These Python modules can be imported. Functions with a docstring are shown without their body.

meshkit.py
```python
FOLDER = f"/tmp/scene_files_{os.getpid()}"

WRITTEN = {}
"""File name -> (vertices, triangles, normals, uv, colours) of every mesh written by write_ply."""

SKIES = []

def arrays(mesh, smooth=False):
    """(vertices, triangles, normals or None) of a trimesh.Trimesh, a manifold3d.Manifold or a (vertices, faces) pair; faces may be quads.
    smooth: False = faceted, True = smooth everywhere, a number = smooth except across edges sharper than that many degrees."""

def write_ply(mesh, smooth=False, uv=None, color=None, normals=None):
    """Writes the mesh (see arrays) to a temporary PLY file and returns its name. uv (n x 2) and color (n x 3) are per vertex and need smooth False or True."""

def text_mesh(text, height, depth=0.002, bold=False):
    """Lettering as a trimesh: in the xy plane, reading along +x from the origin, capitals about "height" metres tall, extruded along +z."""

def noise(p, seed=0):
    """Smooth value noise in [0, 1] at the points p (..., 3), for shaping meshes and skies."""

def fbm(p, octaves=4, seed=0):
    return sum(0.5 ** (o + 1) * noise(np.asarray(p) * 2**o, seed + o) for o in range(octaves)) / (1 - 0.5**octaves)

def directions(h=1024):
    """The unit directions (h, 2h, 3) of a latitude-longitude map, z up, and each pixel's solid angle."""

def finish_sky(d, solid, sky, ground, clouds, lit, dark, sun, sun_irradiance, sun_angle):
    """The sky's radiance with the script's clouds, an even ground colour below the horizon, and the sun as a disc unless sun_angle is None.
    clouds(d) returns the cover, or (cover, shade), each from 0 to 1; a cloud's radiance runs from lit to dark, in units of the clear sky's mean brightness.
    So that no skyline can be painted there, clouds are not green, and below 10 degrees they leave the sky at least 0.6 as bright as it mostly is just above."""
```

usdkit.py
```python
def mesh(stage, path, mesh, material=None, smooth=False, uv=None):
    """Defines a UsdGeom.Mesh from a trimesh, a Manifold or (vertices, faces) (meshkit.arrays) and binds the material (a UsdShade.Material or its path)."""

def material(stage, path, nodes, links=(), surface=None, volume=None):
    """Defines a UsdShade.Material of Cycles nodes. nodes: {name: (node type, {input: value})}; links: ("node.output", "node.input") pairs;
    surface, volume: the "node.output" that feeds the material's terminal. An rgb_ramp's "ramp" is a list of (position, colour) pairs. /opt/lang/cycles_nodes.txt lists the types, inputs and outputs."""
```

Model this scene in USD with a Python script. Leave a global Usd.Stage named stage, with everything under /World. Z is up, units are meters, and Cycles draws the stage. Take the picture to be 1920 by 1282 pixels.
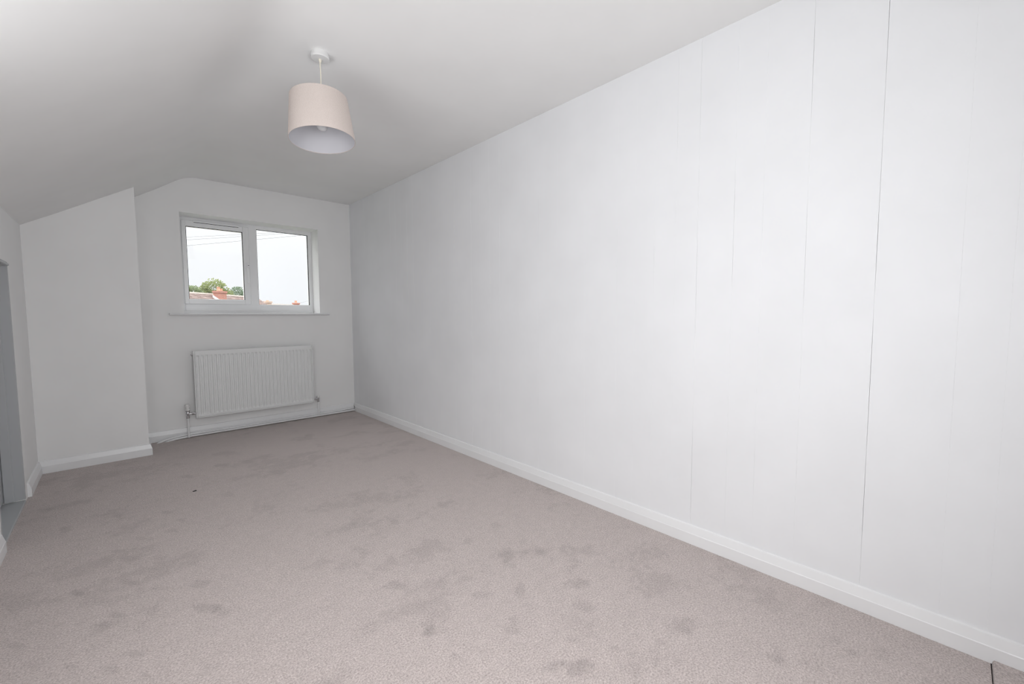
import math, random
import numpy as np
import trimesh
from shapely.geometry import Polygon, box as sbox
import usdkit, meshkit
from pxr import Usd, UsdGeom, UsdShade, UsdLux, Sdf, Gf, Vt

stage = Usd.Stage.CreateInMemory()
UsdGeom.SetStageUpAxis(stage, UsdGeom.Tokens.z)
UsdGeom.SetStageMetersPerUnit(stage, 1.0)
UsdGeom.Xform.Define(stage, '/World')
stage.SetDefaultPrim(stage.GetPrimAtPath('/World'))
UsdGeom.Scope.Define(stage, '/World/Looks')
rng = np.random.default_rng(7)

# ------------------------------------------------------------------ camera
EYE = 1.108
YAW, PITCH, ROLL, FPX = 0.7551, -0.0652, -0.0033, 789.068
cam = UsdGeom.Camera.Define(stage, '/World/camera')
cam.CreateHorizontalApertureAttr(36.0)
cam.CreateVerticalApertureAttr(36.0 * 1282 / 1920)
cam.CreateFocalLengthAttr(36.0 * FPX / 1920)
cam.CreateClippingRangeAttr(Gf.Vec2f(0.01, 500))
cam.CreateExposureAttr(0.0)
_cy, _sy, _cp, _sp = math.cos(YAW), math.sin(YAW), math.cos(PITCH), math.sin(PITCH)
_F = np.array([_sy * _cp, _cy * _cp, _sp]); _R = np.array([_cy, -_sy, 0.0]); _U = np.cross(_R, _F)
_c, _s = math.cos(ROLL), math.sin(ROLL)
_R, _U = _c * _R + _s * _U, -_s * _R + _c * _U
_m = np.eye(4); _m[0, :3] = _R; _m[1, :3] = _U; _m[2, :3] = -_F; _m[3, :3] = (0, 0, EYE)
cam.AddTransformOp().Set(Gf.Matrix4d(*_m.ravel().tolist()))

# ------------------------------------------------------------------ light: overcast sky + unseen light behind the camera + added side fill
SKY = 1.12
dome = UsdLux.DomeLight.Define(stage, '/World/sky')
dome.CreateIntensityAttr(1.0)
sky_mat = usdkit.material(stage, '/World/Looks/sky_look', {
    'tc': ('texture_coordinate', {}),
    'sep': ('separate_xyz', {}),
    'n': ('noise_texture', {'scale': 2.2, 'detail': 4.0, 'roughness': 0.5}),
    'r': ('rgb_ramp', {'ramp': [(0.0, (0.86, 0.88, 0.91)), (0.10, (0.925, 0.935, 0.955)), (0.22, (1.0, 1.0, 1.0)), (0.5, (2.1, 2.1, 2.1)), (1.0, (3.3, 3.3, 3.3))]}),
    'r2': ('rgb_ramp', {'ramp': [(0.35, (0.965, 0.97, 0.98)), (0.65, (1.02, 1.02, 1.02))]}),
    'mul': ('mix', {'mix_type': 'multiply', 'fac': 1.0, 'use_clamp': False}),
    'bg': ('background_shader', {'strength': SKY}),
}, [('tc.generated', 'sep.vector'), ('tc.generated', 'n.vector'), ('sep.z', 'r.fac'), ('n.fac', 'r2.fac'),
    ('r.color', 'mul.color1'), ('r2.color', 'mul.color2'), ('mul.color', 'bg.color')], surface='bg.background')
UsdShade.MaterialBindingAPI.Apply(dome.GetPrim()).Bind(sky_mat)

def unseen_light(name, centre, size, facing, radiance, colour=(1, 1, 1)):
    """out-of-view rectangle light set in a wall opening, facing into the room"""
    l = UsdLux.RectLight.Define(stage, '/World/' + name)
    l.CreateWidthAttr(size[0]); l.CreateHeightAttr(size[1])
    l.CreateIntensityAttr(radiance); l.CreateColorAttr(Gf.Vec3f(*colour))
    z = -np.array(facing, float); z /= np.linalg.norm(z)
    x = np.cross((0, 0, 1), z); x /= np.linalg.norm(x); y = np.cross(z, x)
    m = np.eye(4); m[0, :3] = x; m[1, :3] = y; m[2, :3] = z; m[3, :3] = centre
    l.AddTransformOp().Set(Gf.Matrix4d(*m.ravel().tolist()))
    return l

Y_BACK = -0.45
#LIGHTS
BWX0, BWX1, BWZ0, BWZ1 = 0.10, 0.80, 0.85, 1.60          # unseen opening behind the camera, placed to light the room
unseen_light('unseen_back_light', ((BWX0 + BWX1) / 2, Y_BACK - 0.03, (BWZ0 + BWZ1) / 2), (BWX1 - BWX0, BWZ1 - BWZ0), (0, 1, 0), 12.9, (0.985, 0.992, 1.0))
LWY0, LWY1, LWZ0, LWZ1 = 0.85, 1.75, 1.08, 1.62          # added opening in the left wall, out of view, for fill light
unseen_light('added_side_fill', (-0.4409 - 0.03, (LWY0 + LWY1) / 2, (LWZ0 + LWZ1) / 2), (LWY1 - LWY0, LWZ1 - LWZ0), (1, 0, 0), 5.8, (0.985, 0.992, 1.0))
#ENDLIGHTS

# ------------------------------------------------------------------ helpers
def unique(path):
    if not stage.GetPrimAtPath(path):
        return path
    k = 1
    while stage.GetPrimAtPath('%s_%03d' % (path, k)):
        k += 1
    return '%s_%03d' % (path, k)

def pth(parent):
    return '/World' if parent is None else str(parent.GetPath())

def data(p, label=None, cat=None, group=None, kind=None):
    for k, v in (('label', label), ('category', cat), ('group', group), ('kind', kind)):
        if v:
            p.SetCustomDataByKey(k, v)
    return p

def thing(name, label=None, cat=None, loc=(0, 0, 0), group=None, kind=None):
    x = UsdGeom.Xform.Define(stage, unique('/World/' + name))
    x.AddTranslateOp().Set(Gf.Vec3d(*map(float, loc)))
    return data(x.GetPrim(), label, cat, group, kind)

def obj(name, mesh, mat, parent=None, label=None, cat=None, group=None, kind=None, smooth=False):
    origin = np.zeros(3)
    if parent is not None:
        t = parent
        while t and t.GetPath() != Sdf.Path('/World'):
            a = t.GetAttribute('xformOp:translate')
            if a and a.Get() is not None:
                origin += np.array(a.Get())
            t = t.GetParent()
    v, f, _ = meshkit.arrays(mesh)
    m = usdkit.mesh(stage, unique(pth(parent) + '/' + name), trimesh.Trimesh(v - origin, f, process=False), mat, smooth=smooth)
    return data(m.GetPrim(), label, cat, group, kind)

def cat_(*ms):
    return trimesh.util.concatenate([m for m in ms])

def bx(x0, x1, y0, y1, z0, z1):
    b = trimesh.creation.box((x1 - x0, y1 - y0, z1 - z0))
    b.apply_translation(((x0 + x1) / 2, (y0 + y1) / 2, (z0 + z1) / 2))
    return b

def cbx(x0, x1, y0, y1, z0, z1, c=0.003):
    """box with chamfered edges (hull of three shrunken boxes)"""
    p = []
    for (a, b, d) in ((c, c, 0), (c, 0, c), (0, c, c)):
        for x in (x0 + a, x1 - a):
            for y in (y0 + b, y1 - b):
                for z in (z0 + d, z1 - d):
                    p.append((x, y, z))
    return trimesh.Trimesh(np.array(p)).convex_hull

def prism_xz(poly, y0, y1):
    """shapely polygon in (x, z) extruded along y"""
    m = trimesh.creation.extrude_polygon(poly, y1 - y0, engine='earcut')
    v = m.vertices
    m = trimesh.Trimesh(np.c_[v[:, 0], y1 - v[:, 2], v[:, 1]], m.faces, process=False)
    m.fix_normals(); return m

def prism_yz(poly, x0, x1):
    m = trimesh.creation.extrude_polygon(poly, x1 - x0, engine='earcut')
    v = m.vertices
    m = trimesh.Trimesh(np.c_[x0 + v[:, 2], v[:, 0], v[:, 1]], m.faces, process=False)
    m.fix_normals(); return m

def prism_xy(poly, z0, z1):
    m = trimesh.creation.extrude_polygon(poly, z1 - z0, engine='earcut')
    m.apply_translation((0, 0, z0)); return m

def sweep(path, r, sides=14, caps=True):
    """round tube along a polyline"""
    p = np.asarray(path, float)
    t = np.gradient(p, axis=0); t /= np.linalg.norm(t, axis=1, keepdims=True)
    ref = np.array([0, 0, 1.0]) if abs(t[0, 2]) < 0.9 else np.array([1.0, 0, 0])
    a = np.cross(t[0], ref); a /= np.linalg.norm(a)
    rings = []; ang = np.arange(sides) * 2 * np.pi / sides
    for i in range(len(p)):
        a = a - t[i] * (a @ t[i]); a /= np.linalg.norm(a); b = np.cross(t[i], a)
        rr = r[i] if np.ndim(r) else r
        rings.append(p[i] + rr * (np.cos(ang)[:, None] * a + np.sin(ang)[:, None] * b))
    v = np.vstack(rings); f = []
    for i in range(len(p) - 1):
        for k in range(sides):
            q = [i * sides + k, i * sides + (k + 1) % sides, (i + 1) * sides + (k + 1) % sides, (i + 1) * sides + k]
            f += [[q[0], q[1], q[2]], [q[0], q[2], q[3]]]
    if caps:
        n = len(v); v = np.vstack([v, p[:1], p[-1:]])
        for k in range(sides):
            f.append([n, (k + 1) % sides, k]); o = (len(p) - 1) * sides
            f.append([n + 1, o + k, o + (k + 1) % sides])
    m = trimesh.Trimesh(v, np.array(f), process=False); m.fix_normals(); return m

def lathe(profile, axis_at=(0, 0, 0), sides=48):
    """profile of (r, z) turned about z"""
    m = trimesh.creation.revolve(np.asarray(profile, float), sections=sides)
    m.apply_translation(axis_at); return m

def arc(c, r, a0, a1, n, plane):
    a = np.linspace(a0, a1, n); c = np.asarray(c, float)
    e1, e2 = np.asarray(plane[0], float), np.asarray(plane[1], float)
    return [c + r * (math.cos(t) * e1 + math.sin(t) * e2) for t in a]

# ------------------------------------------------------------------ materials
L = '/World/Looks/'
def paint(name, col, rough=0.55, bump=0.0, scale=220.0, spec=0.3, blotch=0.015):
    d = tuple(c * (1 - blotch) for c in col); b = tuple(min(1, c * (1 + blotch)) for c in col)
    return usdkit.material(stage, L + name, {
        'g': ('geometry', {}),
        'n': ('noise_texture', {'scale': 3.0, 'detail': 4.0}),
        'r': ('rgb_ramp', {'ramp': [(0.3, d), (0.7, b)]}),
        'n2': ('noise_texture', {'scale': scale, 'detail': 2.0}),
        'b': ('bump', {'strength': bump, 'distance': 0.001}),
        'p': ('principled_bsdf', {'roughness': rough, 'specular_ior_level': spec}),
    }, [('g.position', 'n.vector'), ('g.position', 'n2.vector'), ('n.fac', 'r.fac'), ('r.color', 'p.base_color'), ('n2.fac', 'b.height'), ('b.normal', 'p.normal')], surface='p.BSDF')

def plain(name, col, rough=0.4, metal=0.0, spec=0.5, extra=None):
    p = {'base_color': col, 'roughness': rough, 'metallic': metal, 'specular_ior_level': spec}
    p.update(extra or {})
    return usdkit.material(stage, L + name, {'p': ('principled_bsdf', p)}, surface='p.BSDF')

M_WALL = paint('wall_paint', (0.905, 0.905, 0.903), 0.6, 0.12, 160)
M_CEIL = paint('ceiling_paint', (0.90, 0.90, 0.896), 0.7, 0.12, 120)
M_PLANK = paint('panel_paint', (0.868, 0.878, 0.898), 0.5, 0.08, 200, blotch=0.02)
M_GLOSS = paint('gloss_paint', (0.87, 0.875, 0.885), 0.3, 0.02, 60, spec=0.5)
M_UPVC = plain('white_upvc', (0.87, 0.875, 0.885), 0.3)
M_GASKET = plain('black_gasket', (0.02, 0.02, 0.02), 0.6)
M_RAD = plain('radiator_enamel', (0.84, 0.85, 0.85), 0.35)
M_CHROME = plain('chrome', (0.62, 0.62, 0.63), 0.22, 1.0)
M_PLASTIC = plain('white_plastic', (0.80, 0.80, 0.795), 0.35)
M_CORD = plain('cream_cord', (0.80, 0.76, 0.66), 0.5)
M_DARK = plain('dark_void', (0.03, 0.03, 0.03), 0.8)
M_GLASS = usdkit.material(stage, L + 'window_glass', {
    'f': ('layer_weight', {'blend': 0.5}), 'p': ('math', {'math_type': 'power', 'value2': 5.0}), 'k': ('math', {'math_type': 'multiply_add', 'value2': 0.93, 'value3': 0.035}),
    't': ('transparent_bsdf', {'color': (0.985, 0.99, 0.988)}), 'g': ('glossy_bsdf', {'color': (1, 1, 1), 'roughness': 0.0}), 'm': ('mix_closure', {})},
    [('f.facing', 'p.value1'), ('p.value', 'k.value1'), ('k.value', 'm.fac'), ('t.BSDF', 'm.closure1'), ('g.BSDF', 'm.closure2')], surface='m.closure')
M_CARPET = usdkit.material(stage, L + 'carpet', {
    'g': ('geometry', {}),
    'a': ('attribute', {'attribute': 'pile'}),
    'n1': ('noise_texture', {'scale': 170.0, 'detail': 3.0, 'roughness': 0.75}),
    'n2': ('noise_texture', {'scale': 26.0, 'detail': 3.0, 'roughness': 0.6}),
    'r1': ('rgb_ramp', {'ramp': [(0.30, (0.335, 0.285, 0.272)), (0.5, (0.545, 0.476, 0.458)), (0.70, (0.735, 0.662, 0.642))]}),
    'r2': ('rgb_ramp', {'ramp': [(0.25, (0.93, 0.93, 0.93)), (0.75, (1.05, 1.05, 1.05))]}),
    'm1': ('mix', {'mix_type': 'multiply', 'fac': 1.0}), 'm2': ('mix', {'mix_type': 'multiply', 'fac': 1.0}),
    'b': ('bump', {'strength': 0.7, 'distance': 0.004}),
    'p': ('principled_bsdf', {'roughness': 0.95, 'specular_ior_level': 0.05, 'sheen_weight': 0.35, 'sheen_roughness': 0.5, 'sheen_tint': (0.9, 0.86, 0.84)}),
}, [('g.position', 'n1.vector'), ('g.position', 'n2.vector'), ('n1.fac', 'r1.fac'), ('n2.fac', 'r2.fac'), ('r1.color', 'm1.color1'), ('r2.color', 'm1.color2'),
    ('m1.color', 'm2.color1'), ('a.color', 'm2.color2'), ('m2.color', 'p.base_color'), ('n1.fac', 'b.height'), ('b.normal', 'p.normal')], surface='p.BSDF')
M_SHADE = usdkit.material(stage, L + 'linen_shade', {
    'tc': ('texture_coordinate', {}), 'mp': ('mapping', {'scale': (260.0, 260.0, 900.0)}),
    'mp2': ('mapping', {'scale': (700.0, 700.0, 60.0)}),
    'n': ('noise_texture', {'scale': 1.0, 'detail': 2.0}), 'n2': ('noise_texture', {'scale': 1.0, 'detail': 2.0}),
    'mx': ('mix_float', {'fac': 0.5}),
    'r': ('rgb_ramp', {'ramp': [(0.3, (0.68, 0.595, 0.55)), (0.7, (0.79, 0.71, 0.67))]}),
    'b': ('bump', {'strength': 0.15, 'distance': 0.001}),
    'p': ('principled_bsdf', {'roughness': 0.9, 'specular_ior_level': 0.1}), 't': ('translucent_bsdf', {'color': (0.8, 0.68, 0.6)}), 'm': ('mix_closure', {'fac': 0.12}),
}, [('tc.object', 'mp.vector'), ('tc.object', 'mp2.vector'), ('mp.vector', 'n.vector'), ('mp2.vector', 'n2.vector'), ('n.fac', 'mx.a'), ('n2.fac', 'mx.b'), ('mx.result', 'r.fac'), ('r.color', 'p.base_color'),
    ('mx.result', 'b.height'), ('b.normal', 'p.normal'), ('p.BSDF', 'm.closure1'), ('t.BSDF', 'm.closure2')], surface='m.closure')
M_LINING = plain('shade_lining', (0.60, 0.595, 0.63), 0.6)
M_BULB = usdkit.material(stage, L + 'frosted_bulb', {'p': ('principled_bsdf', {'base_color': (0.86, 0.86, 0.87), 'roughness': 0.25, 'transmission_weight': 0.35, 'ior': 1.3})}, surface='p.BSDF')

# ------------------------------------------------------------------ room geometry (metres, eye at x = y = 0)
W, D, HC, XL, DP, XP = 1.987, 4.7933, 2.3495, -0.4409, 4.3839, 0.1507
T = 0.10
CEIL = [(XL, 1.722), (-0.28, 1.82), (-0.05, 1.966), (0.15, 2.092), (0.30, 2.190), (0.373, 2.243), (0.415, 2.274), (0.448, 2.297), (0.486, 2.319), (0.515, 2.332), (0.551, 2.342), (0.585, 2.347), (0.63, HC), (W, HC)]
room_section = Polygon([(XL, -0.02)] + CEIL + [(W, -0.02)])

# ceiling: flat on the right, coved into the slope on the left
up = [(x, z) for x, z in CEIL]
cpoly = Polygon([(XL - T, 1.722 - T * 0.61)] + up + [(W + T, HC), (W + T, HC + T), (0.5, HC + T), (XL - T, 1.722 - T * 0.61 + 0.14)])
ceil_m = prism_xz(cpoly, Y_BACK - T, D + 0.3)
obj('ceiling', ceil_m, M_CEIL, kind='structure', label='white plaster ceiling, flat by the panelled wall and coved down into a slope on the left', cat='ceiling', smooth=20)

# far wall with the window opening
WX0, WX1, WZ0, WZ1 = 0.456, 1.633, 1.130, 2.029
FY = D + 0.21            # face of the window frame
far_poly = Polygon([(XL - T, -0.02), (XL - T, 1.70)] + up + [(W + T, HC), (W + T, -0.02)]).difference(sbox(WX0, WZ0, WX1, WZ1))
obj('wall_far', prism_xz(far_poly, D, D + 0.3), M_WALL, kind='structure', label='white painted end wall around the window, behind the radiator', cat='wall')
# boxed-out projection left of the window
proj_poly = Polygon([(XL, 0.0)] + [(XL, 1.722), (-0.28, 1.82), (-0.05, 1.966), (0.15, 2.092), (XP, 2.0925), (XP, 0.0)])
obj('wall_projection', prism_xz(proj_poly, DP, D), M_WALL, kind='structure', label='white boxed-out wall section in the left corner under the sloping ceiling', cat='wall')

# left wall with the low cupboard opening
DY0, DY1, DZ1 = 3.088, 3.775, 1.400
left_poly = Polygon([(Y_BACK - T, -0.02), (Y_BACK - T, 1.722), (D + 0.0, 1.722), (D + 0.0, -0.02)]).difference(sbox(DY0, -0.03, DY1, DZ1))
left_poly = left_poly.difference(sbox(LWY0, LWZ0, LWY1, LWZ1))  # hole cut for the added side fill light
obj('wall_left', prism_yz(left_poly, XL - T, XL), M_WALL, kind='structure', label='low white left wall with a small cupboard doorway', cat='wall')
obj('wall_back', prism_xz(room_section.difference(sbox(BWX0, BWZ0, BWX1, BWZ1)), Y_BACK - T, Y_BACK), M_WALL, kind='structure', label='white wall behind the camera', cat='wall')

w2 = thing('window_2', 'white frame of an unseen window placed behind the camera to light the room', 'window', kind='structure')  # frame round the unseen light behind the camera
obj('unseen_window_frame', cat_(*[cbx(p, q, Y_BACK - 0.09, Y_BACK - 0.04, r, u, 0.004) for p, q, r, u in ((BWX0, BWX0 + 0.05, BWZ0, BWZ1), (BWX1 - 0.05, BWX1, BWZ0, BWZ1), (BWX0, BWX1, BWZ0, BWZ0 + 0.05), (BWX0, BWX1, BWZ1 - 0.05, BWZ1))]), M_UPVC, w2)
w3 = thing('window_3', 'white frame of an added window in the left wall, out of view, for fill light', 'window', kind='structure')  # added together with the side fill light, out of view
obj('unseen_window_frame', cat_(*[cbx(XL - 0.09, XL - 0.04, p, q, r, u, 0.004) for p, q, r, u in ((LWY0, LWY0 + 0.04, LWZ0, LWZ1), (LWY1 - 0.04, LWY1, LWZ0, LWZ1), (LWY0, LWY1, LWZ0, LWZ0 + 0.04), (LWY0, LWY1, LWZ1 - 0.04, LWZ1))]), M_UPVC, w3)

# right wall: random-width vertical boards
wr = thing('wall_right', 'long white wall panelled in painted vertical boards of random width', 'wall', kind='structure')
obj('backing_board', bx(W + 0.009, W + T, Y_BACK - T, D + 0.3, -0.02, HC + 0.02), M_PLANK, wr)
offs = [0.0, 0.210, 0.424, 0.579, 0.692, 0.849, 0.955, 1.064, 1.169]
PER = 1.278
edges = sorted(g for k in range(-3, 5) for g in [0.003 + k * PER + o for o in offs] if Y_BACK < g < D - 0.03)
known = [2.787, 2.993, 3.202, 3.428, 3.605, 3.837]
edges = [Y_BACK] + edges + [D]
strong = {0.213: 0.95, 0.427: 0.75, 0.852: 0.85, 0.003: 0.12, 0.582: 0.5, 0.695: 0.4, -0.104: 0.1}
def plank(y0, y1, g0, g1, tilt, seed):
    zs = np.linspace(0.0, HC, 40)
    def gap(g, sd, phase):
        q = np.c_[zs * 2.2, np.full_like(zs, g * 7.3), np.full_like(zs, sd)]
        s = meshkit.fbm(q, 3, seed=11)
        k = max([v for e, v in strong.items() if abs(e - g) < 0.02] or [0.16])
        w = np.clip((s - 0.60 + 0.16 * k) * 5.0, 0.0, 1.0) * (0.0002 + 0.0008 * k)
        return w * 0.5 * np.clip((zs - 0.10) / 0.10, 0, 1) + 0.00002, 0.0003 + 0.0005 * k
    (ga, ca), (gb, cb) = gap(g0, 0.5, 0), gap(g1, 0.5, 1)
    dx = W + tilt
    v, f = [], []
    for i, z in enumerate(zs):
        ya, yb = y0 + ga[i], y1 - gb[i]
        v += [(W + 0.0095, ya, z), (dx + ca * 0.55, ya, z), (dx, ya + ca, z), (dx, yb - cb, z), (dx + cb * 0.55, yb, z), (W + 0.0095, yb, z)]
    for i in range(len(zs) - 1):
        for k in range(5):
            a, b = i * 6 + k, i * 6 + k + 1
            f += [[a, b, b + 6], [a, b + 6, a + 6]]
    return trimesh.Trimesh(np.array(v), np.array(f), process=False)
for i in range(len(edges) - 1):
    y0, y1 = edges[i], edges[i + 1]
    m = plank(y0, y1, y0, y1, float(rng.uniform(-0.0002, 0.0003)), i)
    obj('plank', m, M_PLANK, wr)

# ------------------------------------------------------------------ floor: beige pile carpet (scuffs of brushed pile are wear in the carpet itself)
SCUFF = [
    (1.266, 1.386, 0.053, 0.034, 0.84, 0.8), (1.218, 1.306, 0.028, 0.024, 2.36, 0.5), (1.344, 1.342, 0.022, 0.020, 0.69, 0.5), (1.395, 1.305, 0.032, 0.030, 0.39, 0.6),
    (1.439, 1.134, 0.059, 0.028, 0.63, 0.6), (1.329, 1.033, 0.045, 0.034, 2.61, 0.6), (1.250, 0.933, 0.046, 0.035, 2.65, 0.5), (1.168, 0.895, 0.027, 0.021, 2.62, 0.3),
    (1.139, 1.168, 0.048, 0.022, 0.79, 0.5), (0.967, 1.032, 0.026, 0.020, 2.38, 0.4), (1.009, 1.246, 0.038, 0.026, 2.32, 0.4), (1.016, 1.379, 0.032, 0.022, 2.28, 0.5),
    (0.937, 1.420, 0.029, 0.021, 1.19, 0.4), (0.792, 1.534, 0.049, 0.027, 2.25, 0.6), (0.749, 1.222, 0.032, 0.022, 1.20, 0.9), (0.755, 1.088, 0.018, 0.014, 1.15, 0.6),
    (0.865, 1.720, 0.027, 0.018, 1.34, 0.5), (1.060, 1.740, 0.028, 0.023, 1.80, 0.4), (1.211, 1.596, 0.030, 0.026, 1.21, 0.4), (1.409, 1.624, 0.034, 0.028, 0.94, 0.4),
    (1.347, 2.029, 0.037, 0.030, 1.35, 0.5), (1.200, 2.299, 0.033, 0.024, 1.43, 0.4), (1.278, 2.245, 0.036, 0.028, 1.78, 0.4), (1.041, 2.030, 0.034, 0.025, 1.62, 0.4),
    (0.957, 0.825, 0.037, 0.020, 2.43, 0.7), (1.009, 0.761, 0.050, 0.032, 2.50, 0.8), (1.154, 0.740, 0.029, 0.013, 2.45, 0.5), (1.180, 0.685, 0.018, 0.011, 2.55, 0.5),
    (1.415, 0.624, 0.050, 0.033, 2.81, 0.6), (1.508, 0.359, 0.028, 0.015, 2.76, 0.5), (1.491, 0.347, 0.020, 0.011, 2.78, 0.5), (1.545, 0.537, 0.026, 0.016, 0.00, 0.3),
    (1.766, 0.129, 0.041, 0.018, 2.71, 0.3), (-0.162, 2.373, 0.038, 0.015, 2.03, 0.8), (-0.076, 2.213, 0.053, 0.021, 2.12, 0.4), (-0.046, 2.093, 0.037, 0.015, 2.13, 0.7),
    (-0.088, 2.062, 0.045, 0.018, 2.11, 0.5), (0.003, 2.294, 0.040, 0.016, 2.17, 0.4), (0.081, 2.182, 0.037, 0.013, 2.25, 0.4), (0.204, 2.103, 0.042, 0.021, 1.84, 0.5),
    (0.205, 1.906, 0.056, 0.022, 2.23, 0.6), (0.239, 1.853, 0.038, 0.020, 1.99, 0.5), (-0.002, 1.807, 0.039, 0.016, 2.16, 0.5), (-0.065, 1.781, 0.032, 0.013, 2.07, 0.5),
    (0.025, 1.655, 0.033, 0.014, 2.15, 0.6), (0.150, 1.596, 0.028, 0.014, 2.01, 0.5), (-0.157, 1.882, 0.025, 0.010, 2.07, 0.5), (0.009, 2.553, 0.039, 0.015, 2.16, 0.5),
    (-0.080, 2.608, 0.038, 0.016, 1.98, 0.3), (-0.013, 2.333, 0.046, 0.019, 2.13, 0.4), (-0.308, 2.144, 0.046, 0.011, 2.30, 0.4), (-0.244, 1.964, 0.037, 0.011, 2.24, 0.4),
    (0.522, 3.704, 0.065, 0.033, 1.80, 0.7), (0.681, 3.646, 0.051, 0.028, 1.86, 0.5), (0.308, 3.610, 0.065, 0.027, 2.18, 0.5), (0.785, 3.262, 0.062, 0.035, 1.95, 0.5),
    (1.256, 4.071, 0.062, 0.033, 1.50, 0.4), (1.220, 3.687, 0.053, 0.031, 1.53, 0.4), (1.532, 3.491, 0.041, 0.028, 1.94, 0.4), (-0.332, 3.538, 0.035, 0.012, 2.19, 0.6),
    (-0.249, 3.144, 0.049, 0.019, 1.92, 0.6), (-0.128, 3.697, 0.045, 0.019, 1.98, 0.4), (-0.043, 3.173, 0.047, 0.016, 1.72, 0.5), (0.159, 3.024, 0.036, 0.016, 2.05, 0.6),
    (0.210, 2.847, 0.038, 0.018, 1.90, 0.5), (0.053, 2.734, 0.057, 0.019, 2.25, 0.4), (0.157, 2.742, 0.039, 0.018, 2.04, 0.4), (-0.009, 2.552, 0.045, 0.018, 2.12, 0.4),
    (0.142, 2.832, 0.034, 0.015, 1.79, 0.3), (0.455, 3.085, 0.056, 0.029, 1.76, 0.4), (0.876, 2.156, 0.028, 0.019, 1.67, 0.5), (0.934, 2.704, 0.023, 0.015, 1.94, 0.4),
    (1.166, 2.405, 0.034, 0.016, 2.29, 0.3),
]
def pile_value(x, y):
    P = np.stack([x, y, np.zeros_like(x)], -1)
    a = meshkit.fbm(P * np.array([5.0, 6.5, 1.0]), 5, seed=3)
    b = meshkit.fbm(P * np.array([17.0, 22.0, 1.0]) + 7.7, 4, seed=9)
    c = meshkit.fbm(P * 60.0 + 3.1, 3, seed=4)
    rough = 0.9 * (b - 0.5) + 0.9 * (c - 0.5)
    v = 1.0 - 0.13 * np.clip((a + 0.5 * rough - 0.60) * 7.0, 0, 1) + 0.05 * (b - 0.5) + 0.06 * (c - 0.5)
    for sx, sy, rx, ry, ang, s in SCUFF:
        dx, dy = x - sx, y - sy
        u, w = (dx * math.cos(ang) + dy * math.sin(ang)) / rx, (-dx * math.sin(ang) + dy * math.cos(ang)) / ry
        d = u * u + w * w + 3.2 * rough
        v = v - 0.25 * s * np.clip((1.45 - d) * 0.9, 0, 1)
    return np.clip(v, 0.60, 1.08)

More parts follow.
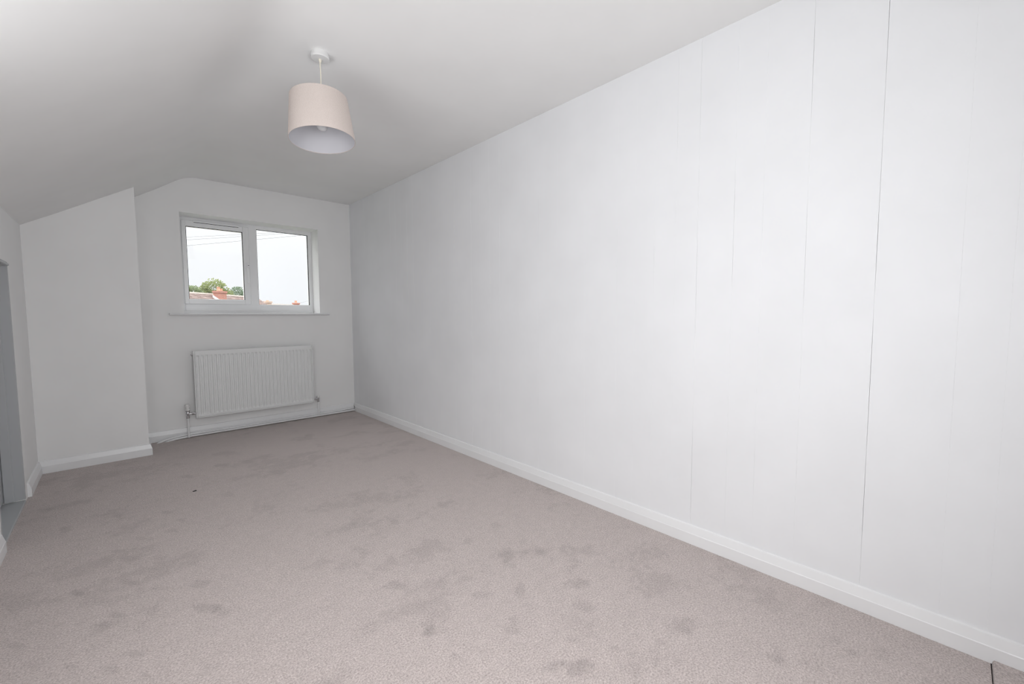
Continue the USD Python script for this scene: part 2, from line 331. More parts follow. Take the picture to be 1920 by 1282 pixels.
def carpet(name, x0, x1, y0, y1, z, step, skirt, label):
    nx, ny = int((x1 - x0) / step) + 1, int((y1 - y0) / step) + 1
    X, Y = np.meshgrid(np.linspace(x0, x1, nx), np.linspace(y0, y1, ny))
    Z = np.full_like(X, z) + 0.0012 * (meshkit.fbm(np.stack([X * 14, Y * 14, X * 0], -1), 3, seed=5) - 0.5)
    if skirt:  # rolled-over far edge of the upper strip
        k = np.clip((y1 - Y) / 0.006, 0, 1)
        Z = np.where(Y > y1 - 0.006, (z + 0.012) * np.sqrt(1 - (1 - k) ** 2) - 0.012, Z)
    pv = pile_value(X, Y)
    i = np.arange(nx * ny).reshape(ny, nx)
    q = np.stack([i[:-1, :-1], i[:-1, 1:], i[1:, 1:], i[1:, :-1]], -1).reshape(-1, 4)
    v = np.c_[X.ravel(), Y.ravel(), Z.ravel()]
    p = obj(name, trimesh.Trimesh(v, np.vstack([q[:, [0, 1, 2]], q[:, [0, 2, 3]]]), process=False), M_CARPET, kind='structure', label=label, cat='floor', smooth=False)
    c = np.repeat(pv.ravel()[:, None], 3, 1).astype(np.float32)
    UsdGeom.PrimvarsAPI(UsdGeom.Mesh(p)).CreatePrimvar('pile', Sdf.ValueTypeNames.Color3fArray, 'vertex').Set(Vt.Vec3fArray.FromNumpy(c))
    return p
SEAM = -0.118
carpet('floor', XL - 0.0, W, SEAM + 0.0015, D, 0.0, 0.0075, False, 'beige pile carpet with brushed scuff marks covering the floor')
carpet('floor', XL - 0.0, W, Y_BACK, SEAM, 0.014, 0.003, True, 'raised strip of the same beige carpet beyond a seam, at the bottom right corner')
obj('subfloor', bx(XL - 0.7, W + T, Y_BACK - T, D + 0.3, -0.12, -0.012), M_DARK, kind='structure', label='floor deck under the carpet', cat='floor')

# ------------------------------------------------------------------ skirting boards
SK = 0.0905
SKP = [(0.0, 0.0), (0.018, 0.0), (0.018, 0.0515), (0.0160, 0.0545), (0.0078, 0.0850), (0.0072, 0.0868), (0.0, SK)]
def skirt_run(p0, p1, n, m0=0.0, m1=0.0):
    """profile swept from p0 to p1 (floor points), n = direction it stands out to; m0/m1: mitre (metres gained per metre of thickness)"""
    p0, p1, n = np.array([*p0, 0.0]), np.array([*p1, 0.0]), np.array([*n, 0.0])
    d = (p1 - p0) / np.linalg.norm(p1 - p0)
    a = [p0 + n * t + d * (-m0 * t) + np.array([0, 0, z]) for t, z in SKP]
    b = [p1 + n * t + d * (m1 * t) + np.array([0, 0, z]) for t, z in SKP]
    k = len(SKP); v = np.array(a + b); f = []
    for i in range(k):
        j = (i + 1) % k
        f += [[i, j, k + j], [i, k + j, k + i]]
    for i in range(1, k - 1):
        f += [[0, i + 1, i], [k, k + i, k + i + 1]]
    m = trimesh.Trimesh(v, np.array(f), process=False); m.fix_normals(); return m
br = obj('baseboard_right', skirt_run((W, Y_BACK), (W, D), (-1, 0), 0, -1), M_GLOSS, kind='structure', label='white moulded skirting board along the panelled right wall', cat='skirting board')
obj('baseboard_far', skirt_run((XP, D), (W - 0.018, D), (0, -1), -1, 0), M_GLOSS, kind='structure', label='white skirting board under the radiator', cat='skirting board')
obj('baseboard_projection', cat_(skirt_run((XL, DP), (XP, DP), (0, -1), -1, 1), skirt_run((XP, DP), (XP, D), (1, 0), 1, -1)), M_GLOSS, kind='structure', label='white skirting board around the boxed-out wall section', cat='skirting board')
obj('baseboard_left', skirt_run((XL, 3.865), (XL, DP), (1, 0), 0, -1), M_GLOSS, kind='structure', label='short white skirting board between the cupboard doorway and the left corner', cat='skirting board')
obj('baseboard_left', skirt_run((XL, Y_BACK), (XL, 3.030), (1, 0), 0, 0), M_GLOSS, kind='structure', label='white skirting board on the left wall, near side of the cupboard doorway', cat='skirting board')

# ------------------------------------------------------------------ low cupboard door in the left wall
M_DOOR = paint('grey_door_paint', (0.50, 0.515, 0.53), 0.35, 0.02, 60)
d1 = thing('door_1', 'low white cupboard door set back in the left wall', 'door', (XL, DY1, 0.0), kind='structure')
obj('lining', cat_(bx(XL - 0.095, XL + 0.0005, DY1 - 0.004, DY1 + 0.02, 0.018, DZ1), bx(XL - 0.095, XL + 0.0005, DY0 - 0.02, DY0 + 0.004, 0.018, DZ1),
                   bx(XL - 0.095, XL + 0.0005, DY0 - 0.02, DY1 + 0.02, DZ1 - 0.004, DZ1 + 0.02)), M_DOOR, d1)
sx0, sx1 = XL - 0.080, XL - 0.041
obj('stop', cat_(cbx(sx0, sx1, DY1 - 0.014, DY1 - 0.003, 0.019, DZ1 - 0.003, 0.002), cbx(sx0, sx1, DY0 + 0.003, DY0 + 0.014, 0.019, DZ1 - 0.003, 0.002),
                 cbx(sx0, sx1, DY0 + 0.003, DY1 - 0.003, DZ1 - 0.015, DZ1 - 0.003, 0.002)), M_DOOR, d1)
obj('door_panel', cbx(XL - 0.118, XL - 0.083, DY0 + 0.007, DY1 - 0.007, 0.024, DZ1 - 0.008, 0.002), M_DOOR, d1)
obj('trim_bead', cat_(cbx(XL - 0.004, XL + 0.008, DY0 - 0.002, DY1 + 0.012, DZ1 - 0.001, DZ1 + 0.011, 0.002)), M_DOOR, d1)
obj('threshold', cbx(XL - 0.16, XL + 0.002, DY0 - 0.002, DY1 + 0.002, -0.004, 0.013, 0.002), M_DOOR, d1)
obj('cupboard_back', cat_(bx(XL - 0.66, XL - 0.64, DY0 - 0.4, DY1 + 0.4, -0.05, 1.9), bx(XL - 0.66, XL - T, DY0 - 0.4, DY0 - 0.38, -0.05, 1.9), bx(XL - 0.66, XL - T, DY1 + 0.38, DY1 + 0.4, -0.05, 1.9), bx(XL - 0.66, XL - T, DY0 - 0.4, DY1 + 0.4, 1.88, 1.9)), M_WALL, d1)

# ------------------------------------------------------------------ window
w1 = thing('window_1', 'white two-light casement window with a plain pane on the right', 'window', (WX0, FY, WZ0), kind='structure')
FT, FB = FY, FY + 0.065
def frame(x0, x1, z0, z1, l, r, b, t, y0, y1, c=0.004):
    return cat_(cbx(x0, x0 + l, y0, y1, z0, z1, c), cbx(x1 - r, x1, y0, y1, z0, z1, c), cbx(x0 + l - c, x1 - r + c, y0, y1, z0, z0 + b, c), cbx(x0 + l - c, x1 - r + c, y0, y1, z1 - t, z1, c))
MX0, MX1 = 1.029, 1.097
obj('outer_frame', frame(WX0 - 0.01, WX1 + 0.004, WZ0 - 0.01, WZ1 + 0.005, 0.046, 0.037, 0.099, 0.037, FT, FB), M_UPVC, w1)
obj('mullion', cbx(MX0 - 0.01, MX1, FT - 0.0005, FB, WZ0 + 0.07, WZ1 - 0.02, 0.005), M_UPVC, w1)
obj('sill_upstand', cbx(WX0 + 0.002, WX1 - 0.002, FT - 0.012, FT + 0.004, WZ0 + 0.0, WZ0 + 0.024, 0.003), M_UPVC, w1)
SX0, SX1, SZ0, SZ1 = 0.484, 1.026, 1.2165, 1.999
sash = obj('sash', frame(SX0, SX1, SZ0, SZ1, 0.034, 0.055, 0.049, 0.055, FT - 0.016, FB - 0.01, 0.005), M_UPVC, w1)
def pane(x0, x1, z0, z1, yf, parent):
    """gasket line and double-glazed pane set back behind the frame face"""
    g = 0.009
    obj('gasket', cat_(bx(x0 - 0.004, x0 + g * 0.4, yf + 0.010, yf + 0.03, z0 - 0.004, z1 + 0.004), bx(x1 - g * 0.15, x1 + 0.004, yf + 0.004, yf + 0.03, z0 - 0.004, z1 + 0.004),
                       bx(x0, x1, yf + 0.006, yf + 0.03, z1 - g * 0.15, z1 + 0.004), bx(x0, x1, yf + 0.016, yf + 0.03, z0 - 0.004, z0 + 0.0008)), M_GASKET, parent)
    obj('glass', bx(x0 - 0.002, x1 + 0.002, yf + 0.020, yf + 0.024, z0 - 0.002, z1 + 0.002), M_GLASS, parent, label='clear window pane')
pane(0.518, 0.971, 1.2655, 1.944, FT - 0.016, sash)
obj('bead', frame(MX1 - 0.004, 1.606, 1.210, 2.000, 0.006, 0.008, 0.010, 0.010, FT + 0.003, FT + 0.03, 0.002), M_UPVC, w1)
pane(1.099, 1.598, 1.220, 1.990, FT + 0.003, w1)
tv = obj('trickle_vent', cbx(0.573, 0.950, FT - 0.024, FT + 0.0, 1.986, 2.001, 0.002), M_UPVC, w1, label='slim white trickle vent over the left sash')
obj('vent_slot', bx(0.580, 0.940, FT - 0.0185, FT - 0.010, 1.9825, 1.9865), M_DARK, tv)
hd = obj('handle', cat_(cbx(1.000, 1.024, FT - 0.028, FT - 0.014, 1.545, 1.640, 0.004), cbx(0.999, 1.017, FT - 0.052, FT - 0.034, 1.435, 1.590, 0.006)), M_UPVC, w1, label='white lever handle')
obj('handle_spindle', cat_(bx(1.003, 1.014, FT - 0.036, FT - 0.026, 1.572, 1.586)), M_GASKET, hd)
obj('lock_button', lathe([(0, 0), (0.005, 0), (0.005, 0.004), (0, 0.004)], (1.012, FT - 0.030, 1.612), 12), M_GASKET, hd)
SILLZ = 1.1305
sill_poly = Polygon([(0.349, D - 0.034), (1.719, D - 0.034), (1.719, D + 0.002), (WX1 + 0.001, D + 0.002), (WX1 + 0.001, FY + 0.01), (WX0 - 0.001, FY + 0.01), (WX0 - 0.001, D + 0.002), (0.349, D + 0.002)])
sm = prism_xy(sill_poly, SILLZ - 0.020, SILLZ)
obj('window_sill', cat_(sm, sweep([(0.349, D - 0.034, SILLZ - 0.010), (1.0, D - 0.034, SILLZ - 0.010), (1.719, D - 0.034, SILLZ - 0.010)], 0.010, 12)), M_GLOSS, w1, label='white painted window board standing out from the wall', smooth=30)

# ------------------------------------------------------------------ radiator
RX0, RX1, RZ0, RZ1 = 0.492, 1.513, 0.176, 0.792
RF = D - 0.098          # front face
rad = thing('radiator', 'white ribbed panel radiator on the far wall under the window', 'radiator', ((RX0 + RX1) / 2, D - 0.05, RZ0))
NR = 30
pitch = (RX1 - RX0 - 0.030) / NR
xs = [RX0, RX0 + 0.003, RX0 + 0.0105, RX0 + 0.0125, RX0 + 0.0145, RX0 + 0.0150]; dx_ = [0.008, 0.0, 0.0, 0.005, 0.0, 0.0]; inr = [0] * 6
for k in range(NR):
    a = RX0 + 0.015 + k * pitch
    for fr, dep in ((0.16, 0), (0.30, 1), (0.70, 1), (0.84, 0)):
        xs.append(a + fr * pitch); dx_.append(0.0); inr.append(dep)
xs += [RX1 - 0.0150, RX1 - 0.0145, RX1 - 0.0125, RX1 - 0.0105, RX1 - 0.003, RX1]; dx_ += [0.0, 0.0, 0.005, 0.0, 0.0, 0.008]; inr += [0] * 6
zs = [RZ0, RZ0 + 0.003, RZ0 + 0.0105, RZ0 + 0.0125, RZ0 + 0.0145, RZ0 + 0.030, RZ0 + 0.046, RZ1 - 0.054, RZ1 - 0.040, RZ1 - 0.004, RZ1]
zi = [0, 0, 0, 0, 0, 0, 1, 1, 0, 0, 0]; zd = [0.008, 0, 0, 0.005, 0, 0, 0, 0, 0, 0, 0.008]
v = [(x, RF + max(dx_[i], zd[j]) + 0.0065 * inr[i] * zi[j], z) for j, z in enumerate(zs) for i, x in enumerate(xs)]
nx = len(xs); f = []
for j in range(len(zs) - 1):
    for i in range(nx - 1):
        a = j * nx + i
        f += [[a, a + 1, a + nx + 1], [a, a + nx + 1, a + nx]]
obj('front_panel', cat_(trimesh.Trimesh(np.array(v), np.array(f), process=False), bx(RX0 + 0.001, RX1 - 0.001, RF + 0.010, RF + 0.018, RZ0 + 0.001, RZ1 - 0.001)), M_RAD, rad, smooth=20)
fins = [bx(RX0 + 0.03 + k * 0.024, RX0 + 0.0312 + k * 0.024, RF + 0.019, D - 0.032, RZ0 + 0.05, RZ1 - 0.05) for k in range(int((RX1 - RX0 - 0.06) / 0.024) + 1)]
obj('convector_fins', cat_(*fins), M_RAD, rad, kind='stuff')
for z in (RZ0 + 0.045, RZ1 - 0.040):
    obj('header_tube', sweep([(RX0 + 0.004, RF + 0.028, z), ((RX0 + RX1) / 2, RF + 0.028, z), (RX1 - 0.004, RF + 0.028, z)], 0.015, 16), M_RAD, rad, smooth=40)
for x in (RX0 + 0.15, RX1 - 0.15):
    obj('bracket', cat_(bx(x - 0.015, x + 0.015, D - 0.036, D - 0.0005, RZ0 + 0.03, RZ1 - 0.08), bx(x - 0.012, x + 0.012, D - 0.06, D - 0.03, RZ1 - 0.11, RZ1 - 0.08)), M_RAD, rad)
def xcyl(x0, x1, y, z, r, n=16):
    return sweep([(x0, y, z), ((x0 + x1) / 2, y, z), (x1, y, z)], r, n)
VY = RF + 0.028
obj('air_vent', cat_(xcyl(RX0 - 0.008, RX0 + 0.006, VY, RZ1 - 0.038, 0.011, 12), xcyl(RX0 - 0.013, RX0 - 0.006, VY, RZ1 - 0.038, 0.005, 8)), M_CHROME, rad, label='small metal bleed valve')
obj('blanking_plug', xcyl(RX1 - 0.006, RX1 + 0.010, VY, RZ1 - 0.038, 0.011, 12), M_RAD, rad)
# thermostatic valve on the left
TX, TZ = 0.436, 0.224
tvb = obj('thermostatic_valve', cat_(
    xcyl(TX + 0.008, TX + 0.030, VY, TZ, 0.0105), xcyl(TX + 0.028, TX + 0.046, VY, TZ, 0.0140, 6), xcyl(TX + 0.044, RX0 + 0.008, VY, TZ, 0.0085),
    lathe([(0, -0.040), (0.0125, -0.040), (0.0125, -0.016), (0.0105, -0.014), (0.0135, -0.004), (0.0135, 0.010), (0.011, 0.014), (0.011, 0.020), (0.0155, 0.021), (0.0155, 0.034), (0, 0.034)], (TX, VY, TZ), 20)), M_CHROME, rad, label='chrome thermostatic valve body', smooth=35)
kn = [(0, 0.032), (0.0160, 0.032), (0.0178, 0.036), (0.0178, 0.050), (0.0162, 0.052), (0.0162, 0.054), (0.0176, 0.056), (0.0172, 0.080), (0.0155, 0.087), (0.010, 0.091), (0, 0.092)]
head = [lathe(kn, (TX, VY, TZ), 28)]
for k in range(14):
    a = k * 2 * math.pi / 14
    head.append(sweep([(TX + 0.0174 * math.cos(a), VY + 0.0174 * math.sin(a), TZ + z) for z in (0.058, 0.068, 0.079)], 0.0018, 6))
obj('valve_head', cat_(*head), M_PLASTIC, tvb, label='white ridged thermostat head', smooth=35)
obj('tail_pipe', sweep([(TX, VY, 0.010), (TX, VY, 0.10), (TX, VY, TZ - 0.030)], 0.0085, 14), M_GLOSS, rad, label='white painted feed pipe at the left', smooth=40)
# lockshield on the right
LX, LZ = 1.560, 0.205
lsb = obj('lockshield_valve', cat_(
    xcyl(RX1 - 0.006, LX - 0.018, VY, LZ, 0.0085), xcyl(LX - 0.026, LX - 0.008, VY, LZ, 0.0135, 6),
    lathe([(0, -0.034), (0.012, -0.034), (0.012, -0.014), (0.0125, -0.004), (0.0125, 0.012), (0, 0.012)], (LX, VY, LZ), 20)), M_CHROME, rad, label='chrome lockshield valve', smooth=35)
obj('valve_cap', lathe([(0, 0.010), (0.012, 0.010), (0.0125, 0.014), (0.0105, 0.034), (0, 0.036)], (LX, VY, LZ), 20), M_PLASTIC, lsb, smooth=35)
obj('tail_pipe', sweep([(LX + 0.003, VY + 0.003, 0.028), (LX + 0.003, VY + 0.003, 0.055), (LX + 0.001, VY + 0.002, 0.090), (LX, VY, 0.120), (LX, VY, LZ - 0.028)], 0.0080, 14), M_GLOSS, rad, label='white painted return pipe at the right', smooth=40)

# ------------------------------------------------------------------ heating pipes along the skirting
PY = D - 0.035
pa = [(0.205, D - 0.060, -0.012), (0.235, D - 0.058, 0.004), (0.275, D - 0.052, 0.016), (0.330, D - 0.044, 0.024), (0.43, PY, 0.029), (1.0, PY, 0.030), (1.6, PY, 0.030), (1.83, PY, 0.031), (1.92, PY, 0.038), (1.966, PY, 0.046)]
obj('heating_pipe', sweep(pa, 0.0085, 16), M_GLOSS, label='upper white painted heating pipe running along the far skirting board', cat='pipe', smooth=40)
PY2 = D - 0.046
pb = [(0.26, PY2 - 0.012, -0.010), (0.29, PY2 - 0.010, 0.000), (0.34, PY2 - 0.004, 0.0085), (0.45, PY2, 0.0135), (1.1, PY2, 0.0150), (1.968, PY2, 0.0150)]
obj('heating_pipe', sweep(pb, 0.0085, 16), M_GLOSS, label='lower white painted heating pipe lying on the carpet edge at the far wall', cat='pipe', smooth=40)
obj('pipe_hole', lathe([(0, 0), (0.012, 0), (0.012, 0.0012), (0, 0.0012)], (0, 0, 0), 16).apply_transform(np.array([[0, 0, -1, 1.9695], [0, 1, 0, PY], [1, 0, 0, 0.046], [0, 0, 0, 1.0]])), M_DARK, br, label='small dark pipe hole')

# ------------------------------------------------------------------ pendant lamp
LXc, LYc = 0.768, 2.142
lamp = thing('pendant_lamp', 'pendant lamp with a tapered beige linen drum shade on a short cream cord', 'ceiling lamp', (LXc, LYc, HC))
obj('ceiling_rose', lathe([(0, -0.0285), (0.034, -0.0285), (0.0395, -0.0265), (0.0415, -0.022), (0.0385, -0.004), (0.0380, 0.002), (0, 0.002)], (LXc, LYc, HC), 56), M_PLASTIC, lamp, smooth=35)
obj('cord_grip', lathe([(0, -0.043), (0.0045, -0.043), (0.0065, -0.034), (0.0065, -0.027), (0, -0.027)], (LXc, LYc, HC), 24), M_CORD, lamp, smooth=35)
zt = np.linspace(HC - 0.040, 2.105, 12)
obj('cord', sweep([(LXc + 0.0008 * math.sin(z * 40), LYc, z) for z in zt], 0.0030, 10), M_CORD, lamp, smooth=40)
sz0, sh, r0, r1 = 1.947, 0.198, 0.148, 0.128
nrm = np.array([-0.027, 0.085, 1.0]); nrm /= np.linalg.norm(nrm)
e1 = np.cross(nrm, (0, 1, 0)); e1 /= np.linalg.norm(e1); e2 = np.cross(nrm, e1)
TM = np.eye(4); TM[:3, 0], TM[:3, 1], TM[:3, 2], TM[:3, 3] = e1, e2, nrm, (LXc, LYc, sz0)
def tl(prof, n=96):
    return lathe(prof, sides=n).apply_transform(TM)
shade = obj('lampshade', tl([(r0, 0.0), (r0 + 0.0008, 0.0), (r1 + 0.0008, sh), (r1 - 0.0002, sh), (r0 - 0.0006, 0.0008), (r0, 0.0)]), M_SHADE, lamp, label='tapered beige linen drum shade, hanging slightly askew', smooth=40)
obj('lining', tl([(r0 - 0.0012, 0.001), (r1 - 0.0010, sh - 0.001), (r1 - 0.0016, sh - 0.001), (r0 - 0.0018, 0.001), (r0 - 0.0012, 0.001)]), M_LINING, shade, label='white inner lining', smooth=40)
obj('rim_ring', trimesh.creation.torus(r0 - 0.0006, 0.0011, 96, 10).apply_transform(TM), M_SHADE, shade, smooth=True)
T2 = TM.copy(); T2[:3, 3] = TM[:3, 3] + nrm * sh
obj('rim_ring', trimesh.creation.torus(r1 - 0.0008, 0.0016, 96, 10).apply_transform(T2), M_SHADE, shade, smooth=True)
gz = 0.164
def loc(p):
    return TM[:3, :3] @ np.asarray(p, float) + TM[:3, 3]
sp = [trimesh.creation.torus(0.021, 0.0016, 32, 8).apply_translation((0, 0, gz)).apply_transform(TM)]
for k in range(3):
    a = k * 2 * math.pi / 3 + 0.5
    sp.append(sweep([loc((0.021 * math.cos(a), 0.021 * math.sin(a), gz)), loc((0.075 * math.cos(a), 0.075 * math.sin(a), gz + 0.012)), loc(((r1 - 0.002) * math.cos(a), (r1 - 0.002) * math.sin(a), sh - 0.002))], 0.0016, 8))
obj('shade_carrier', cat_(*sp), M_PLASTIC, lamp)
obj('lamp_holder', lathe([(0, 0.098), (0.0155, 0.098), (0.0170, 0.102), (0.0170, 0.130), (0.024, 0.131), (0.024, 0.1375), (0.0165, 0.139), (0.0150, 0.165), (0.006, 0.176), (0, 0.176)], (LXc, LYc, sz0 + 0.026), 36), M_PLASTIC, lamp, smooth=35)
obj('bulb', lathe([(0, 0.012), (0.010, 0.0130), (0.0200, 0.018), (0.0245, 0.028), (0.0265, 0.040), (0.0250, 0.053), (0.0205, 0.068), (0.0150, 0.082), (0.0135, 0.100), (0, 0.100)], (LXc, LYc, sz0 + 0.034), 40), M_BULB, lamp, label='frosted bulb, switched off', smooth=40)

# ------------------------------------------------------------------ crumb on the carpet
CR = (0.314, 3.264)
obj('carpet_crumb', cat_(cbx(CR[0] - 0.010, CR[0] + 0.004, CR[1] - 0.003, CR[1] + 0.003, -0.001, 0.004, 0.001), cbx(CR[0] + 0.001, CR[0] + 0.011, CR[1] + 0.001, CR[1] + 0.006, -0.001, 0.005, 0.001)), M_DARK, label='tiny dark crumb lying on the carpet in front of the radiator', cat='crumb')

# ------------------------------------------------------------------ outside
M_TILE = usdkit.material(stage, L + 'roof_tiles', {
    'g': ('geometry', {}), 'v': ('voronoi_texture', {'scale': 4.0}), 'n': ('noise_texture', {'scale': 1.3, 'detail': 4.0}),
    'r': ('rgb_ramp', {'ramp': [(0.25, (0.22, 0.165, 0.15)), (0.5, (0.30, 0.225, 0.205)), (0.8, (0.38, 0.31, 0.28))]}),
    'mx': ('mix_float', {'fac': 0.5}), 'p': ('principled_bsdf', {'roughness': 0.9, 'specular_ior_level': 0.15})},
    [('g.position', 'v.vector'), ('g.position', 'n.vector'), ('v.distance', 'mx.a'), ('n.fac', 'mx.b'), ('mx.result', 'r.fac'), ('r.color', 'p.base_color')], surface='p.BSDF')
def brick(name, c1, c2, mortar):
    return usdkit.material(stage, L + name, {
        'tc': ('texture_coordinate', {}), 'b': ('brick_texture', {'color1': c1, 'color2': c2, 'mortar': mortar, 'scale': 1.0, 'brick_width': 0.225, 'row_height': 0.075, 'mortar_size': 0.008}),
        'mp': ('mapping', {'rotation': (math.pi / 2, 0.0, 0.0)}), 'p': ('principled_bsdf', {'roughness': 0.9, 'specular_ior_level': 0.15})},
        [('tc.object', 'mp.vector'), ('mp.vector', 'b.vector'), ('b.color', 'p.base_color')], surface='p.BSDF')
M_BRICK = brick('red_brick', (0.50, 0.20, 0.14), (0.42, 0.17, 0.13), (0.42, 0.36, 0.32))
M_BUFF = brick('buff_brick', (0.56, 0.42, 0.32), (0.50, 0.37, 0.29), (0.5, 0.45, 0.4))
M_RENDER = paint('pale_render', (0.70, 0.69, 0.66), 0.9)
M_POT = plain('terracotta', (0.62, 0.36, 0.24), 0.8)
M_LEAD = plain('pale_lead', (0.74, 0.76, 0.76), 0.6)
M_GRASS = paint('grass_field', (0.085, 0.095, 0.065), 0.95)
M_BARK = paint('bark', (0.16, 0.12, 0.09), 0.95)
M_WIRE = plain('telephone_wire', (0.22, 0.22, 0.23), 0.7)
def leaf_mat(name, a, b):
    return usdkit.material(stage, L + name, {
        'oi': ('geometry', {}), 'r': ('rgb_ramp', {'ramp': [(0.0, a), (1.0, b)]}),
        'p': ('principled_bsdf', {'roughness': 0.7, 'specular_ior_level': 0.2}), 't': ('translucent_bsdf', {}), 'm': ('mix_closure', {'fac': 0.35})},
        [('oi.random_per_island', 'r.fac'), ('r.color', 'p.base_color'), ('r.color', 't.color'), ('p.BSDF', 'm.closure1'), ('t.BSDF', 'm.closure2')], surface='m.closure')
M_LEAF = leaf_mat('leaf_yellow_green', (0.24, 0.28, 0.12), (0.48, 0.50, 0.27))
M_LEAF3 = leaf_mat('leaf_mid_green', (0.20, 0.25, 0.13), (0.42, 0.46, 0.26))
M_LEAF2 = leaf_mat('leaf_dark_green', (0.17, 0.23, 0.15), (0.36, 0.42, 0.27))
GZ = -3.4
obj('ground', bx(-60, 90, D + 2.0, 140, GZ - 0.2, GZ), M_GRASS, kind='structure', label='ground beyond the house, below the window', cat='ground')

E1 = np.array([5.17, 5.85, 0.0]); ELEN = np.linalg.norm(E1); E1 /= ELEN        # along the terrace
E2 = np.array([E1[1], -E1[0], 0.0])                                             # towards the viewer side
RB = np.array([4.0, 40.0, 0.0])
def tp(s, off, z):
    """s metres along the ridge line, off metres in front of it"""
    return RB + E1 * s + E2 * off + np.array([0, 0, z])
def slab(p):
    """hull of given points"""
    return trimesh.Trimesh(np.array(p)).convex_hull
def house(name, label, s0, s1, ridge, pitch_, depth, wall_mat):
    h = thing(name, label, 'house', tuple(tp((s0 + s1) / 2, 0, GZ)))
    eave = ridge - depth * pitch_
    pts = []
    for s in (s0 + 0.05, s1 - 0.05):
        for o in (-depth + 0.3, depth - 0.3):
            pts += [tp(s, o, GZ), tp(s, o, eave)]
        pts.append(tp(s, 0, ridge - 0.15))
    obj('wall', slab(pts), wall_mat, h)
    rows = []; n = 26
    for side in (1, -1):
        for k in range(n):
            a, b = k / n * depth, (k + 1.25) / n * depth
            za, zb = ridge - a * pitch_, ridge - b * pitch_ + 0.035
            m = int((s1 - s0) / 0.30)
            for j in range(m):
                u0 = s0 + (s1 - s0) * j / m; u1 = s0 + (s1 - s0) * (j + 1) / m - 0.012
                dz = float(rng.uniform(-0.008, 0.008))
                P = [tp(u0, side * a, za - 0.02), tp(u1, side * a, za - 0.02), tp(u1, side * b, zb + dz), tp(u0, side * b, zb + dz), tp(u1, side * b, zb - 0.03 + dz), tp(u0, side * b, zb - 0.03 + dz)]
                rows.append((P, [[0, 1, 2], [0, 2, 3], [3, 2, 4], [3, 4, 5]]))
    V = np.vstack([np.array(p) for p, _ in rows]); Fa = np.vstack([np.array(q) + 6 * i for i, (_, q) in enumerate(rows)])
    deck = [slab([tp(s, side * o, ridge - o * pitch_ - e) for s in (s0 + 0.02, s1 - 0.02) for o in (0.0, depth) for e in (0.06, 0.12)]) for side in (1, -1)]
    roof = obj('roof', cat_(*deck), M_TILE, h, label='pinkish brown tiled roof')
    obj('roof_tiles', trimesh.Trimesh(V, Fa, process=False), M_TILE, roof, kind='stuff')
    rid = []
    m = int((s1 - s0) / 0.45)
    for j in range(m):
        a, b = s0 + (s1 - s0) * j / m, s0 + (s1 - s0) * (j + 1) / m - 0.02
        rid.append(slab([tp(a, -0.13, ridge - 0.06), tp(a, 0.13, ridge - 0.06), tp(a, 0.07, ridge + 0.06), tp(a, -0.07, ridge + 0.06), tp(b, -0.13, ridge - 0.06), tp(b, 0.13, ridge - 0.06), tp(b, 0.07, ridge + 0.05), tp(b, -0.07, ridge + 0.05)]))
    obj('ridge_tiles', cat_(*rid), M_RIDGE, roof, kind='stuff')
    return h
M_RIDGE = paint('ridge_tiles_look', (0.46, 0.41, 0.37), 0.9)
def obox(s0, s1, o0, o1, z0, z1):
    return slab([tp(s, o, z) for s in (s0, s1) for o in (o0, o1) for z in (z0, z1)])
def chimney(h, s, w, off, d, z0, z1, mat, pots, flash=None, label=None):
    ch = obj('chimney', cat_(obox(s - w / 2, s + w / 2, off - d / 2, off + d / 2, z0, z1 - 0.16), obox(s - w / 2 - 0.05, s + w / 2 + 0.05, off - d / 2 - 0.05, off + d / 2 + 0.05, z1 - 0.16, z1)), mat, h, label=label)
    for ps, hgt, r in pots:
        c = tp(s + ps, off, z1)
        obj('chimney_pot', lathe([(0, 0), (r * 1.15, 0), (r, 0.05), (r * 0.9, hgt - 0.06), (r * 1.1, hgt - 0.05), (r * 1.1, hgt), (r * 0.7, hgt), (0, hgt - 0.05)], tuple(c), 16), M_POT, ch)
    if flash:
        obj('flashing', flash, M_LEAD, ch)
    return ch
ha = house('terraced_house', 'brick terraced house with a pinkish tiled roof and red chimney, seen through the left pane', -16.0, 9.2, 2.86, 0.70, 4.2, M_BRICK)
sA = 0.494 * ELEN
sA = 2.66
chimney(ha, sA, 0.80, 0.75, 0.55, 1.2, 3.10, M_BRICK, [(-0.15, 0.32, 0.12), (0.16, 0.20, 0.11)], label='red brick chimney stack with pots',
        flash=slab([tp(sA - q, o, 2.86 - 0.7 * o + e) for q in (0.43, 0.405) for o in (0.44, 1.04) for e in (-0.06, 0.22)]))
hb = house('terraced_house', 'lower terraced house with two chimneys at the bottom of the right pane', 9.3, 24.0, 2.26, 0.55, 4.0, M_BUFF)
chimney(hb, 1.40 * ELEN, 0.62, 0.1, 0.5, 1.4, 2.52, M_BUFF, [(0.0, 0.10, 0.12)], label='buff brick chimney stack')
chimney(hb, 2.17 * ELEN, 0.60, 0.1, 0.5, 1.4, 2.54, M_BRICK, [(-0.05, 0.24, 0.13)], label='short red brick chimney stack')

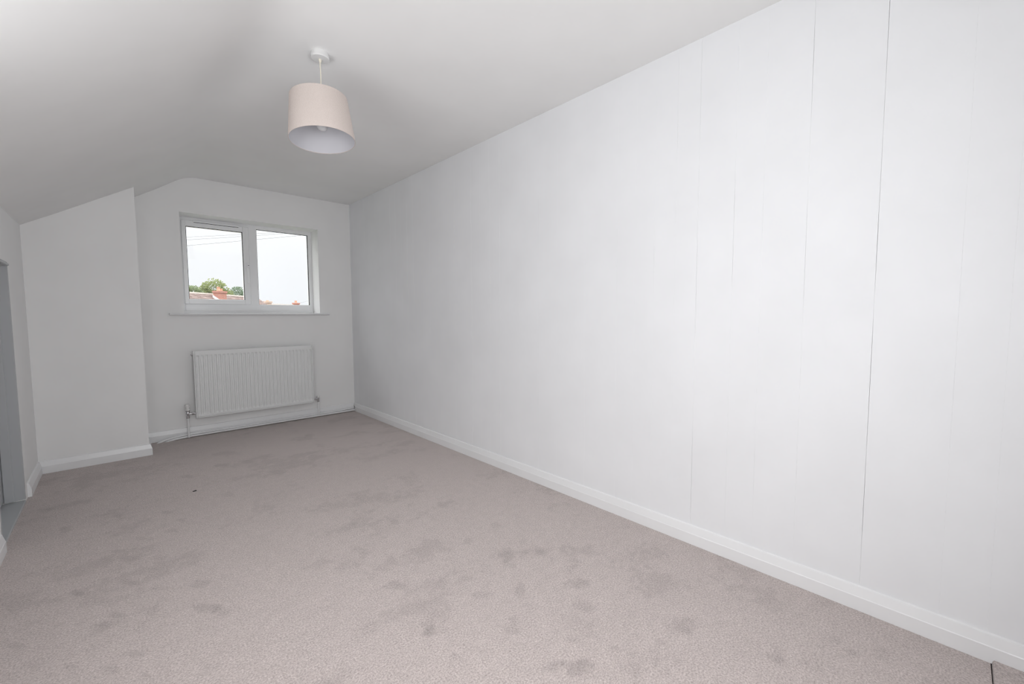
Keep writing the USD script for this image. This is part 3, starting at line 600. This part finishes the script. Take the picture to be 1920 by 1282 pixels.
def tree(name, label, base, blobs, n, leaf, mat, seed):
    r = np.random.default_rng(seed)
    t = thing(name, label, 'tree', base)
    b = np.array(base)
    V, Fa = [], []
    vol = np.array([rx * ry * rz for *_, rx, ry, rz in blobs]); cnt = (n * vol / vol.sum()).astype(int)
    for (cx, cy, cz, rx, ry, rz), c in zip(blobs, cnt):
        d = r.normal(size=(c, 3)); d /= np.linalg.norm(d, axis=1, keepdims=True)
        rad_ = r.uniform(0.45, 1.0, c) ** 0.6
        P = np.array([cx, cy, cz]) + d * rad_[:, None] * np.array([rx, ry, rz])
        keep = meshkit.fbm(P * 0.9, 3, seed=seed) > 0.40
        for p in P[keep]:
            q = r.normal(size=3); q /= np.linalg.norm(q); u = np.cross(q, r.normal(size=3)); u /= np.linalg.norm(u); w = np.cross(q, u)
            l = leaf * r.uniform(0.6, 1.3); k = len(V)
            V += [p - u * l, p - w * l * 0.45 + q * l * 0.1, p + u * l, p + w * l * 0.45 + q * l * 0.1]
            Fa += [[k, k + 1, k + 2], [k, k + 2, k + 3]]
    obj('foliage', trimesh.Trimesh(np.array(V), np.array(Fa), process=False), mat, t, kind='stuff')
    top = np.array(blobs[0][:3])
    trunk = [sweep([b, b * 0.5 + top * 0.5 + (0.1, 0, 0), top], [0.22, 0.16, 0.07], 9)]
    for k, bl in enumerate(blobs[1:]):
        trunk.append(sweep([b * 0.45 + top * 0.55, np.array(bl[:3]) * 0.6 + (b * 0.45 + top * 0.55) * 0.4, np.array(bl[:3])], [0.11, 0.08, 0.04], 7))
    obj('trunk', cat_(*trunk), M_BARK, t)
    return t
#TREES
TY = 62.0
tree('garden_tree', 'broad yellow-green tree rising behind the tiled roof, the tallest in the left pane', (8.9, TY, GZ),
     [(8.9, TY, 3.8, 1.5, 1.4, 1.80), (7.9, TY, 3.2, 1.2, 1.2, 1.4), (10.0, TY + 0.3, 3.3, 1.0, 1.2, 1.35), (9.0, TY, 2.2, 2.2, 1.6, 1.6)], 9000, 0.13, M_LEAF, 21)
tree('garden_tree', 'low bushy green tree at the left edge of the left pane', (6.2, TY - 4.0, GZ),
     [(6.4, TY - 4.0, 3.3, 1.0, 0.9, 1.15), (5.5, TY - 4.0, 2.9, 1.1, 1.0, 1.2), (6.3, TY - 4.0, 1.8, 1.3, 1.2, 1.2)], 5000, 0.13, M_LEAF3, 22)
tree('garden_tree', 'small darker tree right of the red chimney in the left pane', (12.2, TY + 4.0, GZ),
     [(12.0, TY + 4.0, 3.75, 0.9, 1.0, 1.25), (11.4, TY + 4.0, 2.9, 0.8, 1.0, 1.1), (13.0, TY + 4.0, 3.2, 0.9, 1.0, 1.15), (12.3, TY + 4.0, 2.2, 1.6, 1.4, 1.4)], 6000, 0.12, M_LEAF2, 23)

# overhead wires
def wire(label, p, q, sag, r, a0=-1.6, a1=2.6):
    p, q = np.array(p, float), np.array(q, float)
    t = np.linspace(a0, a1, 40)
    pts = [p + (q - p) * a - np.array([0, 0, sag * a * (1 - a)]) for a in t]
    obj('overhead_wire', sweep(pts, r, 6, caps=True), M_WIRE, label=label, cat='wire')
wire('highest of the overhead wires crossing the window', (1.885, 18, 3.747), (4.80, 18, 4.285), 0.02, 0.0036)
wire('middle one of the three overhead wires crossing the window', (1.882, 18.2, 3.68), (4.90, 18.2, 4.27), 0.02, 0.0042)
wire('lowest of the three overhead wires crossing the window', (1.874, 18.4, 3.505), (5.60, 18.4, 4.32), 0.02, 0.0048)
wire('faint wire rising from the red chimney at the right edge of the right pane', tuple(tp(2.17 * ELEN + 0.28, 0.1, 2.46)), (17.5, 54.0, 3.03), 0.25, 0.009, 0.0, 3.0)
